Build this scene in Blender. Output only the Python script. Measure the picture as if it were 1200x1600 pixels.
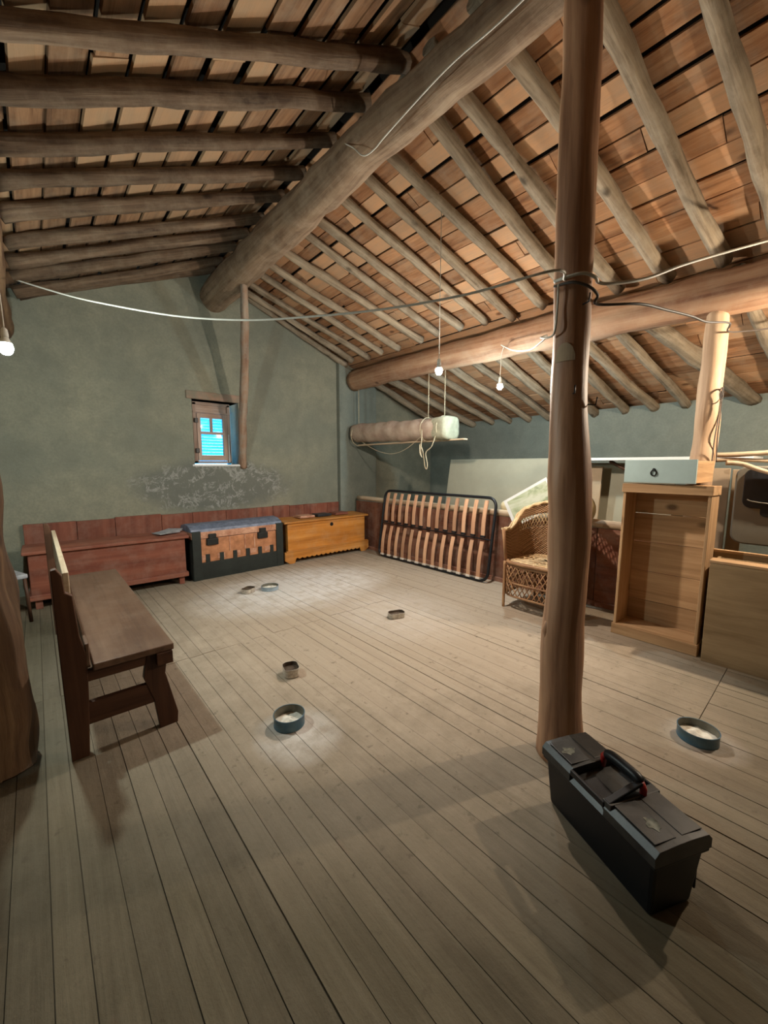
import bpy, bmesh, math, random
from mathutils import Vector, Matrix, noise
random.seed(11)
PI = math.pi
for o in list(bpy.data.objects): bpy.data.objects.remove(o)
S = bpy.context.scene; COL = S.collection

# ------------------------------------------------------------------ camera, world, exposure
cam = bpy.data.objects.new('camera', bpy.data.cameras.new('camera')); COL.objects.link(cam)
cam.location = (0, 0, 1.40)
cam.rotation_euler = (math.radians(90-6.8), 0, math.radians(-41.2))
cam.data.sensor_fit = 'VERTICAL'; cam.data.sensor_height = 36; cam.data.lens = 620/1600*36
cam.data.clip_start = .02
S.camera = cam
w = bpy.data.worlds.new('world'); S.world = w; w.use_nodes = True
w.node_tree.nodes['Background'].inputs[0].default_value = (.85, .97, 1, 1)
w.node_tree.nodes['Background'].inputs[1].default_value = 7.0
S.view_settings.view_transform = 'Standard'; S.view_settings.look = 'None'
S.view_settings.gamma = 1; S.view_settings.use_curve_mapping = False
S.view_settings.exposure = 0.0
# bulb emission strengths (watts turned into radiance in the lamp builder)
BULBS = dict(A=(74, (.86, 1, .95)), B=(112, (1, .87, .74)), C=(58, (.66, .90, 1)), D=(128, (1, .84, .64)))

# ------------------------------------------------------------------ materials
def nt(name, rough=.8, spec=.3):
    m = bpy.data.materials.new(name); m.use_nodes = True
    t = m.node_tree; b = t.nodes['Principled BSDF']
    b.inputs['Roughness'].default_value = rough
    b.inputs['Specular IOR Level'].default_value = spec
    return m, t, b
def N(t, typ, **kw):
    n = t.nodes.new(typ)
    for k, v in kw.items():
        if k in n.inputs: n.inputs[k].default_value = v
        else: setattr(n, k, v)
    return n
def ramp(t, src, stops):
    r = t.nodes.new('ShaderNodeValToRGB'); t.links.new(src, r.inputs[0])
    e = r.color_ramp.elements
    while len(e) < len(stops): e.new(.5)
    for i, (p, c) in enumerate(stops):
        e[i].position = p; e[i].color = (*c, 1) if len(c) == 3 else c
    return r.outputs[0]
def mix(t, fac, a, b, bt='MIX'):
    n = t.nodes.new('ShaderNodeMix'); n.data_type = 'RGBA'; n.blend_type = bt
    for s, v in ((0, fac), (6, a), (7, b)):
        if isinstance(v, (int, float)): n.inputs[s].default_value = v
        elif isinstance(v, tuple): n.inputs[s].default_value = (*v, 1) if len(v) == 3 else v
        else: t.links.new(v, n.inputs[s])
    return n.outputs[2]
def bump(t, b, h, strength=.3, dist=.01):
    n = t.nodes.new('ShaderNodeBump'); n.inputs['Strength'].default_value = strength
    n.inputs['Distance'].default_value = dist
    t.links.new(h, n.inputs['Height']); t.links.new(n.outputs[0], b.inputs['Normal'])
def attr(t, name): 
    n = t.nodes.new('ShaderNodeAttribute'); n.attribute_name = name; return n
def mapping(t, src, scale, loc=(0, 0, 0)):
    n = t.nodes.new('ShaderNodeMapping'); n.inputs['Scale'].default_value = scale
    n.inputs['Location'].default_value = loc
    t.links.new(src, n.inputs['Vector']); return n.outputs[0]
def noi(t, src, scale, detail=5, rough=.6, dist=0):
    n = N(t, 'ShaderNodeTexNoise', Scale=scale, Detail=detail, Roughness=rough, Distortion=dist)
    t.links.new(src, n.inputs['Vector']); return n.outputs[0]
def math_(t, op, a, b=0.0, clamp=False):
    n = t.nodes.new('ShaderNodeMath'); n.operation = op; n.use_clamp = clamp
    for i, v in enumerate((a, b)):
        if isinstance(v, (int, float)): n.inputs[i].default_value = v
        else: t.links.new(v, n.inputs[i])
    return n.outputs[0]

def wood(name, dark, mid, light, grain=30, stretch=.07, rough=.8, bmp=.35, tintamt=.5, dust=None, dustamt=.5, knots=True, spec=.25, alt=None):
    m, t, b = nt(name, rough, spec)
    gc = attr(t, 'gc').outputs['Vector']; ti = attr(t, 'tint').outputs['Fac']
    g = noi(t, mapping(t, gc, (1, 1, stretch)), grain, 7, .65, .4)
    col = ramp(t, g, ((.3, dark), (.5, mid), (.72, light)))
    big = noi(t, mapping(t, gc, (1, 1, .5)), 5, 4)
    col = mix(t, ramp(t, big, ((.35, (0, 0, 0)), (.65, (1, 1, 1)))), mix(t, .35, col, dark), col)
    if alt: col = mix(t, ramp(t, ti, ((.45, (0, 0, 0)), (.75, (.8, .8, .8)))), col, mix(t, g, alt, mid))
    if knots:
        v = N(t, 'ShaderNodeTexVoronoi', Scale=3.2); t.links.new(mapping(t, gc, (1.3, 1.3, .8)), v.inputs['Vector'])
        col = mix(t, ramp(t, v.outputs['Distance'], ((.06, (.85, .85, .85)), (.14, (0, 0, 0)))), col, tuple(c*.45 for c in dark))
    mul = math_(t, 'ADD', math_(t, 'MULTIPLY', ti, tintamt), 1-tintamt*.5)
    cmb = t.nodes.new('ShaderNodeCombineColor')
    for i in range(3): t.links.new(mul, cmb.inputs[i])
    col = mix(t, 1.0, col, cmb.outputs[0], 'MULTIPLY')
    if dust:
        ob = t.nodes.new('ShaderNodeTexCoord').outputs['Object']
        d = noi(t, ob, 6, 8, .7)
        col = mix(t, ramp(t, d, ((.45, (0, 0, 0)), (.7, (dustamt,)*3))), col, dust)
    t.links.new(col, b.inputs['Base Color'])
    bump(t, b, g, bmp, .01)
    return m
def plain(name, c, rough=.6, metal=0, var=.25, scale=8, spec=.4, c2=None, bmp=.1, emit=None):
    m, t, b = nt(name, rough, spec); b.inputs['Metallic'].default_value = metal
    ob = t.nodes.new('ShaderNodeTexCoord').outputs['Object']
    n = noi(t, ob, scale, 6, .65)
    c2 = c2 or tuple(x*(1-var) for x in c)
    t.links.new(ramp(t, n, ((.35, c2), (.65, c))), b.inputs['Base Color'])
    if bmp: bump(t, b, n, bmp, .005)
    return m

M = {}
M['roofboard'] = wood('roof_board_wood', (.20, .09, .042), (.46, .225, .105), (.62, .34, .17), 22, .08, .85, .5, .75, knots=True, alt=(.36, .26, .16), dust=(.34, .27, .19), dustamt=.4)
M['roofboard_shaded'] = wood('shaded_roof_board_wood', (.13, .07, .04), (.30, .165, .085), (.44, .26, .14), 22, .08, .85, .5, .75, knots=True, alt=(.30, .22, .13), dust=(.28, .22, .15), dustamt=.4)  # same roof wood for the left slope, its dimmer light painted in as darker colour
M['rafter'] = wood('rafter_wood', (.11, .08, .05), (.28, .215, .145), (.44, .35, .24), 26, .06, .85, .9, .4, dust=(.42, .36, .27), dustamt=.5)
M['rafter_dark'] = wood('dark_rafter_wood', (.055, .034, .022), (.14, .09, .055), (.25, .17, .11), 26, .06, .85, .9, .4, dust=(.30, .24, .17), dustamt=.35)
M['beam'] = wood('beam_wood', (.12, .075, .045), (.28, .19, .12), (.42, .31, .20), 18, .05, .8, .9, .3, dust=(.45, .36, .26), dustamt=.4)
M['beam2'] = wood('lower_beam_wood', (.20, .09, .05), (.42, .24, .14), (.55, .36, .22), 16, .05, .75, .8, .3, dust=(.45, .34, .24), dustamt=.35)
M['post'] = wood('post_wood', (.19, .085, .045), (.42, .225, .125), (.56, .34, .20), 14, .05, .5, .5, .2, spec=.5)
M['post_pale'] = wood('pale_post_wood', (.36, .21, .12), (.54, .36, .22), (.62, .45, .30), 16, .05, .65, .4, .2)
M['post_dark'] = wood('dark_post_wood', (.05, .025, .014), (.15, .085, .045), (.30, .19, .10), 12, .1, .7, .9, .3)
M['post_grey'] = wood('grey_post_wood', (.13, .07, .05), (.27, .17, .11), (.38, .28, .2), 20, .08, .85, .8, .3, dust=(.3, .29, .24), dustamt=.8)
M['redwood'] = wood('red_painted_wood', (.12, .035, .022), (.22, .07, .042), (.30, .11, .065), 10, .05, .55, .15, .3, dust=(.32, .2, .15), dustamt=.4, knots=False)
M['orange'] = wood('orange_varnished_wood', (.34, .12, .02), (.55, .22, .04), (.66, .32, .09), 12, .05, .5, .15, .3, knots=False, dust=(.5, .33, .18), dustamt=.3)
M['brown'] = wood('brown_bench_wood', (.10, .055, .035), (.16, .09, .056), (.2, .118, .075), 14, .05, .5, .1, .2, knots=False, dust=(.26, .19, .14), dustamt=.25)
M['darkbrown'] = wood('dark_bench_wood', (.045, .02, .012), (.09, .04, .022), (.14, .065, .035), 14, .05, .5, .1, .2, knots=False)
M['pine'] = wood('raw_pine_wood', (.30, .17, .08), (.50, .31, .16), (.62, .42, .24), 15, .05, .75, .2, .35)
M['ply'] = wood('plywood', (.20, .13, .065), (.33, .23, .125), (.42, .30, .17), 8, .1, .75, .1, .2, knots=False)
M['slat'] = wood('slat_wood', (.42, .2, .12), (.64, .37, .22), (.72, .48, .3), 14, .05, .55, .1, .5, knots=False)
M['binwood'] = wood('bin_wood', (.10, .035, .022), (.21, .085, .05), (.30, .14, .085), 10, .07, .75, .3, .6, dust=(.3, .22, .17), dustamt=.5)
M['pole'] = wood('peeled_pole_wood', (.33, .22, .14), (.52, .40, .27), (.62, .5, .36), 18, .05, .7, .3, .2)
M['board'] = plain('beige_board', (.36, .33, .24), .85, 0, .15, 2)
M['cardboard'] = plain('tan_panel', (.42, .31, .2), .85, 0, .2, 3)
M['wicker'] = wood('wicker_cane', (.20, .09, .045), (.44, .24, .12), (.6, .38, .2), 40, .1, .6, .4, .6, knots=False)
M['wicker_pale'] = wood('pale_wicker_cane', (.4, .25, .12), (.62, .44, .24), (.72, .55, .34), 40, .1, .6, .4, .5, knots=False)
M['blackplastic'] = plain('black_plastic', (.0065, .008, .011), .42, 0, .2, 4, .35, bmp=.02)
M['dustyplastic'] = plain('dusty_black_plastic', (.045, .045, .043), .42, 0, 0, 9, .5, c2=(.010, .011, .013), bmp=.02)
M['dustspot'] = plain('settled_dust', (.20, .20, .16), .95, 0, .7, 40)
M['redplastic'] = plain('red_plastic', (.40, .025, .02), .35, 0, .2, 5)
M['blacksteel'] = plain('black_steel', (.02, .022, .026), .4, .3, .3, 6)
M['whitecap'] = plain('white_plastic_cap', (.75, .68, .6), .5, 0, .1, 6)
M['black_iron'] = plain('black_iron', (.02, .022, .02), .55, .2, .4, 20)
M['copper'] = plain('copper_sheet', (.62, .28, .14), .42, .2, 0, 9, c2=(.36, .15, .07))
M['copperpale'] = plain('worn_pink_sheet', (.68, .40, .27), .45, .1, 0, 12, c2=(.38, .15, .08))
M['greenblack'] = plain('dark_green_paint', (.022, .028, .024), .6, 0, .4, 7)
M['lidblue'] = plain('blue_grey_lid', (.22, .25, .33), .5, .1, 0, 14, c2=(.10, .12, .17), bmp=.3)
M['white_wire'] = plain('white_cable', (.62, .60, .52), .5, 0, .15, 20)
M['dark_wire'] = plain('dark_cable', (.07, .055, .045), .6, 0, .3, 20)
M['rope'] = plain('pale_rope', (.55, .47, .32), .9, 0, .3, 60)
M['rollcloth'] = plain('pinkish_wrapped_cloth', (.50, .40, .31), .75, 0, 0, 7, c2=(.38, .27, .21), bmp=.8)
M['rollend'] = plain('cream_mattress_end', (.40, .39, .28), .8, 0, .3, 14, bmp=1)
M['greyblue'] = plain('blue_grey_paint', (.42, .54, .52), .5, 0, .12, 5)
M['darkmetal'] = plain('dark_metal', (.04, .04, .04), .45, .8, .3, 20)
M['tin'] = plain('tarnished_tin', (.62, .57, .48), .45, .1, 0, 30, c2=(.30, .24, .19))
M['tinblue'] = plain('blue_painted_tin', (.045, .12, .19), .35, .2, 0, 14, c2=(.1, .17, .2))
M['tininner'] = plain('dull_tin_inside', (.20, .19, .15), .6, .2, .4, 20)
M['powder'] = plain('white_powder', (.80, .76, .66), .95, 0, .3, 25, bmp=.6)
M['rustfill'] = plain('dark_brown_residue', (.11, .075, .05), .9, 0, .4, 25)
M['paleblue'] = plain('pale_blue_plastic', (.36, .45, .52), .35, 0, .25, 10)
M['greypanel'] = plain('grey_plastic', (.27, .25, .20), .6, 0, .15, 3)
M['darkpanel'] = plain('dark_grey_plastic', (.03, .032, .036), .4, 0, .3, 4)
def weave_mat():
    m, t, b = nt('woven_cane', .6, .3)
    gc = attr(t, 'gc').outputs['Vector']; sx = t.nodes.new('ShaderNodeSeparateXYZ'); t.links.new(gc, sx.inputs[0])
    a = math_(t, 'SINE', math_(t, 'MULTIPLY', sx.outputs[0], 2*PI*26)); c = math_(t, 'SINE', math_(t, 'MULTIPLY', sx.outputs[2], 2*PI*85))
    p = math_(t, 'ADD', math_(t, 'MULTIPLY', math_(t, 'MULTIPLY', a, c), .5), .5)
    t.links.new(ramp(t, p, ((.1, (.13, .06, .03)), (.55, (.40, .22, .11)), (.95, (.58, .37, .2)))), b.inputs['Base Color'])
    bump(t, b, p, .8, .01); return m
M['weave'] = weave_mat()
M['cushion'] = plain('cream_fabric', (.62, .52, .32), .9, 0, .2, 10, bmp=.6)
M['paper'] = plain('grey_paper', (.42, .42, .44), .8, 0, .35, 18)
M['socket'] = plain('white_socket', (.6, .6, .55), .5, 0, .1, 10)
M['brick'] = plain('reddish_brick', (.33, .21, .15), .9, 0, 0, 9, c2=(.22, .19, .14), bmp=.6)
M['framewood'] = wood('weathered_window_wood', (.26, .17, .13), (.42, .31, .25), (.52, .42, .36), 20, .08, .8, .3, .3, knots=False)
M['whitetrim'] = plain('white_paint_strip', (.72, .72, .7), .6, 0, .1, 8)

def plaster(name, base, alt, pale, stain=True):
    m, t, b = nt(name, .92, .15)
    ob = t.nodes.new('ShaderNodeTexCoord').outputs['Object']
    a = noi(t, ob, .9, 5, .55, .3); c = noi(t, ob, 5, 8, .65, .2); f = noi(t, ob, 40, 6, .7)
    col = ramp(t, a, ((.38, base), (.62, alt)))
    col = mix(t, ramp(t, c, ((.4, (0, 0, 0)), (.72, (.45, .45, .45)))), col, tuple(x*.62 for x in base))
    col = mix(t, ramp(t, f, ((.35, (.35, .35, .35)), (.6, (0, 0, 0)))), col, tuple(x*.7 for x in base))
    if stain:   # salt bloom on the damp plaster low on the wall, right of and under the window
        sx = t.nodes.new('ShaderNodeSeparateXYZ'); t.links.new(ob, sx.inputs[0])
        dx = math_(t, 'DIVIDE', math_(t, 'SUBTRACT', sx.outputs[0], 1.9), 1.5)
        dz = math_(t, 'DIVIDE', math_(t, 'SUBTRACT', sx.outputs[2], 1.12), .5)
        r2 = math_(t, 'ADD', math_(t, 'MULTIPLY', dx, dx), math_(t, 'MULTIPLY', dz, dz))
        area = ramp(t, math_(t, 'ADD', r2, math_(t, 'MULTIPLY', c, .8)), ((.7, (1, 1, 1)), (1.5 if False else 1.0, (0, 0, 0))))
        col = mix(t, math_(t, 'MULTIPLY', area, .75), col, tuple(x*.62 for x in (base[0]*.98, base[1]*.98, base[2]*1.12)))
        s = noi(t, ob, 4.5, 9, .72, 1.6)
        line = math_(t, 'ABSOLUTE', math_(t, 'SUBTRACT', s, .5))
        veins = ramp(t, line, ((0.0, (1, 1, 1)), (.045, (0, 0, 0))))
        patch = ramp(t, noi(t, ob, 6.1, 7, .7), ((.46, (0, 0, 0)), (.54, (1, 1, 1))))
        k = math_(t, 'MULTIPLY', math_(t, 'MULTIPLY', veins, area), patch)
        col = mix(t, math_(t, 'MULTIPLY', k, .4), col, pale)
    t.links.new(col, b.inputs['Base Color'])
    h = math_(t, 'ADD', c, math_(t, 'MULTIPLY', f, .3)); bump(t, b, h, .5, .02)
    return m
M['wall'] = plaster('mud_plaster', (.215, .222, .175), (.30, .29, .215), (.62, .62, .58))
M['wall3'] = plaster('bounce_cut_mud_plaster', (.07, .066, .055), (.09, .085, .07), (.6, .6, .57), False)  # unseen near and left walls, colour darkened to cut bounced light
M['wall2'] = plaster('grey_mud_plaster', (.20, .225, .195), (.25, .265, .22), (.6, .6, .57), False)

def floor_mat():
    m, t, b = nt('dusty_floor_boards', .85, .2)
    gc = attr(t, 'gc').outputs['Vector']; ti = attr(t, 'tint').outputs['Fac']
    ob = t.nodes.new('ShaderNodeTexCoord').outputs['Object']
    g = noi(t, mapping(t, gc, (1, 1, .05)), 22, 7, .65, .5)
    col = ramp(t, g, ((.25, (.09, .072, .046)), (.5, (.128, .105, .068)), (.78, (.165, .138, .094))))
    v = N(t, 'ShaderNodeTexVoronoi', Scale=3.0); t.links.new(mapping(t, gc, (1.4, 1.4, .6)), v.inputs['Vector'])
    col = mix(t, ramp(t, v.outputs['Distance'], ((.03, (.8, .8, .8)), (.10, (0, 0, 0)))), col, (.12, .07, .04))
    mul = math_(t, 'ADD', math_(t, 'MULTIPLY', ti, .3), .85)
    cmb = t.nodes.new('ShaderNodeCombineColor')
    for i in range(3): t.links.new(mul, cmb.inputs[i])
    col = mix(t, 1.0, col, cmb.outputs[0], 'MULTIPLY')
    st = noi(t, ob, 2.3, 6, .7)
    col = mix(t, ramp(t, st, ((.50, (0, 0, 0)), (.66, (.5, .5, .5)))), col, (.14, .115, .078))
    sp = noi(t, ob, 17, 6, .65)
    spots = ramp(t, sp, ((.60, (0, 0, 0)), (.70, (.55, .55, .55))))
    du = noi(t, ob, 1.9, 9, .72)
    col = mix(t, ramp(t, du, ((.42, (0, 0, 0)), (.7, (.35, .35, .35)))), col, (.25, .205, .145))
    # tan dust mid-room, strengthened to paint the brighter light of the middle floor
    sx = t.nodes.new('ShaderNodeSeparateXYZ'); t.links.new(ob, sx.inputs[0])
    ex = math_(t, 'DIVIDE', math_(t, 'SUBTRACT', sx.outputs[0], 2.5), 2.7); ey = math_(t, 'DIVIDE', math_(t, 'SUBTRACT', sx.outputs[1], 3.0), 3.1)
    dust_light = math_(t, 'SUBTRACT', 1.0, math_(t, 'ADD', math_(t, 'MULTIPLY', ex, ex), math_(t, 'MULTIPLY', ey, ey)), True)
    fn = ramp(t, noi(t, ob, 4, 9, .72), ((.3, (.75, .75, .75)), (.65, (1.35, 1.35, 1.35))))
    col = mix(t, math_(t, 'MULTIPLY', math_(t, 'MULTIPLY', dust_light, 1.25), fn, True), col, mix(t, g, (.36, .285, .21), (.50, .41, .315)))
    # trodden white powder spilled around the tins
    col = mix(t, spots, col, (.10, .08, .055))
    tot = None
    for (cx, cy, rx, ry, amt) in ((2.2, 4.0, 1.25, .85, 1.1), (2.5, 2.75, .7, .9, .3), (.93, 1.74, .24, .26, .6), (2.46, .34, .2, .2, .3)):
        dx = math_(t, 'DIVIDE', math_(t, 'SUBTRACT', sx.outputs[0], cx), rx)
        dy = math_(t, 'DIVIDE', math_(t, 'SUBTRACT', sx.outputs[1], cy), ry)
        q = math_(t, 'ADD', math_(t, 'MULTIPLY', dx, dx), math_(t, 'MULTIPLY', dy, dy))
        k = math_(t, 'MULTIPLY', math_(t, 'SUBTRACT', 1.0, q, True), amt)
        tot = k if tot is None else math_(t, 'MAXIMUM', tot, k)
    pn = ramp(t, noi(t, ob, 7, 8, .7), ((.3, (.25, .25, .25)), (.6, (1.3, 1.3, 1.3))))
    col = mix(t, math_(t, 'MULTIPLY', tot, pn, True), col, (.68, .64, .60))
    t.links.new(col, b.inputs['Base Color'])
    bump(t, b, math_(t, 'ADD', g, noi(t, ob, 30, 5, .7)), .45, .008)
    return m
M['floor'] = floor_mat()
M['gap'] = plain('dark_void', (.02, .014, .01), 1, 0, .2, 5)
M['subfloor'] = plain('packed_dust_under_boards', (.12, .085, .055), 1, 0, .3, 5)

def shutter_mat():
    m, t, b = nt('blue_shutter_paint', .5, .3)
    b.inputs['Base Color'].default_value = (.0, .50, .80, 1)
    tr = t.nodes.new('ShaderNodeBsdfTranslucent'); tr.inputs[0].default_value = (.0, .60, .85, 1)
    mx = t.nodes.new('ShaderNodeMixShader'); mx.inputs[0].default_value = .7
    out = t.nodes['Material Output']
    t.links.new(b.outputs[0], mx.inputs[1]); t.links.new(tr.outputs[0], mx.inputs[2]); t.links.new(mx.outputs[0], out.inputs[0])
    return m
M['shutter'] = shutter_mat()
m, t, b = nt('window_glass', .05, .5)
tr = t.nodes.new('ShaderNodeBsdfTransparent'); mx = t.nodes.new('ShaderNodeMixShader'); mx.inputs[0].default_value = .08
t.links.new(tr.outputs[0], mx.inputs[1]); t.links.new(b.outputs[0], mx.inputs[2]); t.links.new(mx.outputs[0], t.nodes['Material Output'].inputs[0])
M['glass'] = m
def picture_mat():
    m, t, b = nt('printed_sheet', .4, .4)
    gc = attr(t, 'gc').outputs['Vector']
    n1 = noi(t, mapping(t, gc, (1, 1, .5)), 5, 5, .6, 1.5)
    t.links.new(ramp(t, n1, ((.36, (.13, .18, .10)), (.48, (.42, .46, .30)), (.6, (.56, .58, .46)))), b.inputs['Base Color'])
    return m
M['picture'] = picture_mat()
def emis(name, c, s):
    m = bpy.data.materials.new(name); m.use_nodes = True; t = m.node_tree; t.nodes.clear()
    e = t.nodes.new('ShaderNodeEmission'); e.inputs[0].default_value = (*c, 1); e.inputs[1].default_value = s
    o = t.nodes.new('ShaderNodeOutputMaterial'); t.links.new(e.outputs[0], o.inputs[0]); return m

# ------------------------------------------------------------------ mesh builder
class MB:
    def __init__(s): s.v = []; s.f = []; s.g = []; s.t = []; s.sm = []
    def add(s, vs, gs, fs, tint=None, smooth=False):
        b = len(s.v); tint = random.random() if tint is None else tint
        s.v += [Vector(x) for x in vs]; s.g += [Vector(x) for x in gs]; s.t += [tint]*len(vs)
        s.f += [[b+i for i in f] for f in fs]; s.sm += [smooth]*len(fs); return s
    def obox(s, c, ux, uy, uz, size, tint=None, grain=None):
        """box centred on c with axes ux, uy, uz (unit) and full sizes"""
        c = Vector(c); ax = [Vector(ux), Vector(uy), Vector(uz)]; h = [x/2 for x in size]
        k = grain if grain is not None else max(range(3), key=lambda i: size[i])
        off = Vector([random.uniform(0, 50) for _ in range(3)])
        vs, gs = [], []
        for i in (-1, 1):
            for j in (-1, 1):
                for l in (-1, 1):
                    q = [i*h[0], j*h[1], l*h[2]]
                    vs.append(c+ax[0]*q[0]+ax[1]*q[1]+ax[2]*q[2])
                    o = [q[a] for a in range(3) if a != k]
                    gs.append(Vector((o[0], o[1], q[k]))+off)
        return s.add(vs, gs, [(0, 1, 3, 2), (4, 6, 7, 5), (0, 4, 5, 1), (2, 3, 7, 6), (0, 2, 6, 4), (1, 5, 7, 3)], tint)
    def box(s, x0, x1, y0, y1, z0, z1, tint=None, grain=None):
        return s.obox(((x0+x1)/2, (y0+y1)/2, (z0+z1)/2), (1, 0, 0), (0, 1, 0), (0, 0, 1), (abs(x1-x0), abs(y1-y0), abs(z1-z0)), tint, grain)
    def tube(s, pts, rad, seg=12, rough=0, tint=None, caps=True, smooth=True, sx=1.0):
        P = [Vector(p) for p in pts]; n = len(P)
        R = rad if isinstance(rad, (list, tuple)) else [rad]*n
        off = Vector([random.uniform(0, 50) for _ in range(3)]); ns = random.uniform(0, 99)
        T = [((P[min(i+1, n-1)]-P[max(i-1, 0)]).normalized()) for i in range(n)]
        a = Vector((0, 0, 1)) if abs(T[0].z) < .9 else Vector((1, 0, 0))
        u = T[0].cross(a).normalized(); vs, gs, L = [], [], 0
        for i in range(n):
            if i: L += (P[i]-P[i-1]).length
            u = (u-T[i]*u.dot(T[i])).normalized(); w_ = T[i].cross(u)
            for k in range(seg):
                th = 2*PI*k/seg; r = R[i]
                if rough: r *= 1+rough*noise.noise(Vector((math.cos(th)*1.3+ns, math.sin(th)*1.3, L*4)))
                vs.append(P[i]+u*math.cos(th)*r*sx+w_*math.sin(th)*r)
                gs.append(Vector((math.cos(th)*R[i], math.sin(th)*R[i], L))+off)
        fs = [(i*seg+k, i*seg+(k+1) % seg, (i+1)*seg+(k+1) % seg, (i+1)*seg+k) for i in range(n-1) for k in range(seg)]
        s.add(vs, gs, fs, tint, smooth)
        if caps:
            b = len(s.v)-len(vs)
            s.f += [[b+k for k in range(seg)][::-1], [b+(n-1)*seg+k for k in range(seg)]]; s.sm += [False, False]
        return s
    def lathe(s, prof, c=(0, 0, 0), seg=32, tint=None, smooth=True, sx=1, sy=1, caps=True):
        c = Vector(c); vs, gs = [], []
        for (r, z) in prof:
            for k in range(seg):
                th = 2*PI*k/seg; vs.append(c+Vector((r*math.cos(th)*sx, r*math.sin(th)*sy, z))); gs.append(vs[-1].copy())
        n = len(prof)
        fs = [(i*seg+k, i*seg+(k+1) % seg, (i+1)*seg+(k+1) % seg, (i+1)*seg+k) for i in range(n-1) for k in range(seg)]
        s.add(vs, gs, fs, tint, smooth)
        b = len(s.v)-len(vs)
        if not caps: return s
        if prof[0][0] > 1e-5: s.f.append([b+k for k in range(seg)][::-1]); s.sm.append(False)
        if prof[-1][0] > 1e-5: s.f.append([b+(n-1)*seg+k for k in range(seg)]); s.sm.append(False)
        return s
    def prism(s, poly, axis, a, b, tint=None, grain=2):
        """polygon of 2-D points extruded along axis from a to b; the other two axes in order"""
        n = len(poly); off = Vector([random.uniform(0, 50) for _ in range(3)])
        def mk(p, q):
            r = list(p); r.insert(axis, q); return Vector(r)
        vs = [mk(p, a) for p in poly]+[mk(p, b) for p in poly]
        gs = []
        for x in vs:
            y = list(x); k = y.pop(grain); gs.append(Vector((y[0], y[1], k))+off)
        fs = [list(range(n)), list(range(n, 2*n))[::-1]]+[(i, i+n, (i+1) % n+n, (i+1) % n) for i in range(n)]
        return s.add(vs, gs, fs, tint)
    def build(s, name, mat, parent=None, loc=None, bevel=0, subsurf=0):
        me = bpy.data.meshes.new(name)
        o3 = Vector(loc) if loc is not None else Vector((0, 0, 0))
        me.from_pydata([v-o3 for v in s.v], [], s.f)
        bm = bmesh.new(); bm.from_mesh(me); bmesh.ops.recalc_face_normals(bm, faces=bm.faces[:]); bm.to_mesh(me); bm.free()
        a = me.attributes.new('gc', 'FLOAT_VECTOR', 'POINT'); a.data.foreach_set('vector', [c for g in s.g for c in g])
        a = me.attributes.new('tint', 'FLOAT', 'POINT'); a.data.foreach_set('value', s.t)
        me.polygons.foreach_set('use_smooth', s.sm)
        me.materials.append(mat if not isinstance(mat, str) else M[mat])
        o = bpy.data.objects.new(name, me); COL.objects.link(o)
        if loc is not None: o.location = o3
        if parent: o.parent = parent
        if bevel:
            d = o.modifiers.new('bevel', 'BEVEL'); d.width = bevel; d.segments = 2; d.limit_method = 'ANGLE'; d.angle_limit = math.radians(50)
        if subsurf:
            d = o.modifiers.new('sub', 'SUBSURF'); d.levels = d.render_levels = subsurf
        return o
def tag(o, label, cat, group=None):
    o['label'] = label; o['category'] = cat
    if group: o['group'] = group
    return o
def thing(name, label, cat, loc=(0, 0, 0), rotz=0, group=None, rot=None):
    o = bpy.data.objects.new(name, None); COL.objects.link(o); o.empty_display_size = .05
    o.location = loc; o.rotation_euler = rot or (0, 0, rotz); return tag(o, label, cat, group)
def struct(o): o['kind'] = 'structure'; return o
def lerp(a, b, t): return a+(b-a)*t
def resample(pts, n, wob=0, seed=0):
    """Catmull-Rom through pts, n points per span, optional wobble"""
    P = [Vector(p) for p in pts]; out = []
    for i in range(len(P)-1):
        p0 = P[max(i-1, 0)]; p1 = P[i]; p2 = P[i+1]; p3 = P[min(i+2, len(P)-1)]
        for k in range(n):
            t = k/n
            out.append(.5*((2*p1)+(p2-p0)*t+(2*p0-5*p1+4*p2-p3)*t*t+(3*p1-p0-3*p2+p3)*t**3))
    out.append(P[-1])
    if wob:
        L = 0
        for i in range(1, len(out)-1):
            L += (out[i]-out[i-1]).length
            out[i] = out[i]+Vector(noise.noise_vector(Vector((seed*7.3, L*.9, seed))))*wob
    return out

# ------------------------------------------------------------------ roof geometry numbers
XR, ZR, SL = 1.93, 3.87, .40           # ridge x, rafter-centre height at ridge, slope
def rz(x): return ZR-SL*abs(x-XR)       # rafter-centre height
YF, YN = 5.62, -2.3                     # far and near wall faces
XE, XW = 6.2, -2.3                      # right and left wall faces
DK = .075                               # deck above rafter centre

# ------------------------------------------------------------------ floor
fb = MB(); x = XW-.05; row = 0
while x < XE+.05:
    wd = random.uniform(.082, .104); x1 = x+wd-.004
    cuts = [YN-.05, .39 if x > 2.35 else random.choice((-.6, -.2, -1.1)), 3.0+random.uniform(-.012, .012) if x < 2.7 else random.uniform(2.6, 4.6), YF+.05]
    if x > 2.35 and row % 3 == 0: cuts.insert(2, random.uniform(1.0, 2.2))
    for a, b2 in zip(cuts[:-1], cuts[1:]):
        dz = random.uniform(-.0015, .0015)
        fb.box(x, x1+.002-random.choice((0, .0005, .001, .001, .004)), a+.002, b2-.002, -.03, dz, grain=1)
    x += wd; row += 1
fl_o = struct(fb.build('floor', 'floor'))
struct(MB().box(XW-.1, XE+.1, YN-.1, YF+.1, -.09, -.012).build('floor', 'subfloor'))

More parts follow.
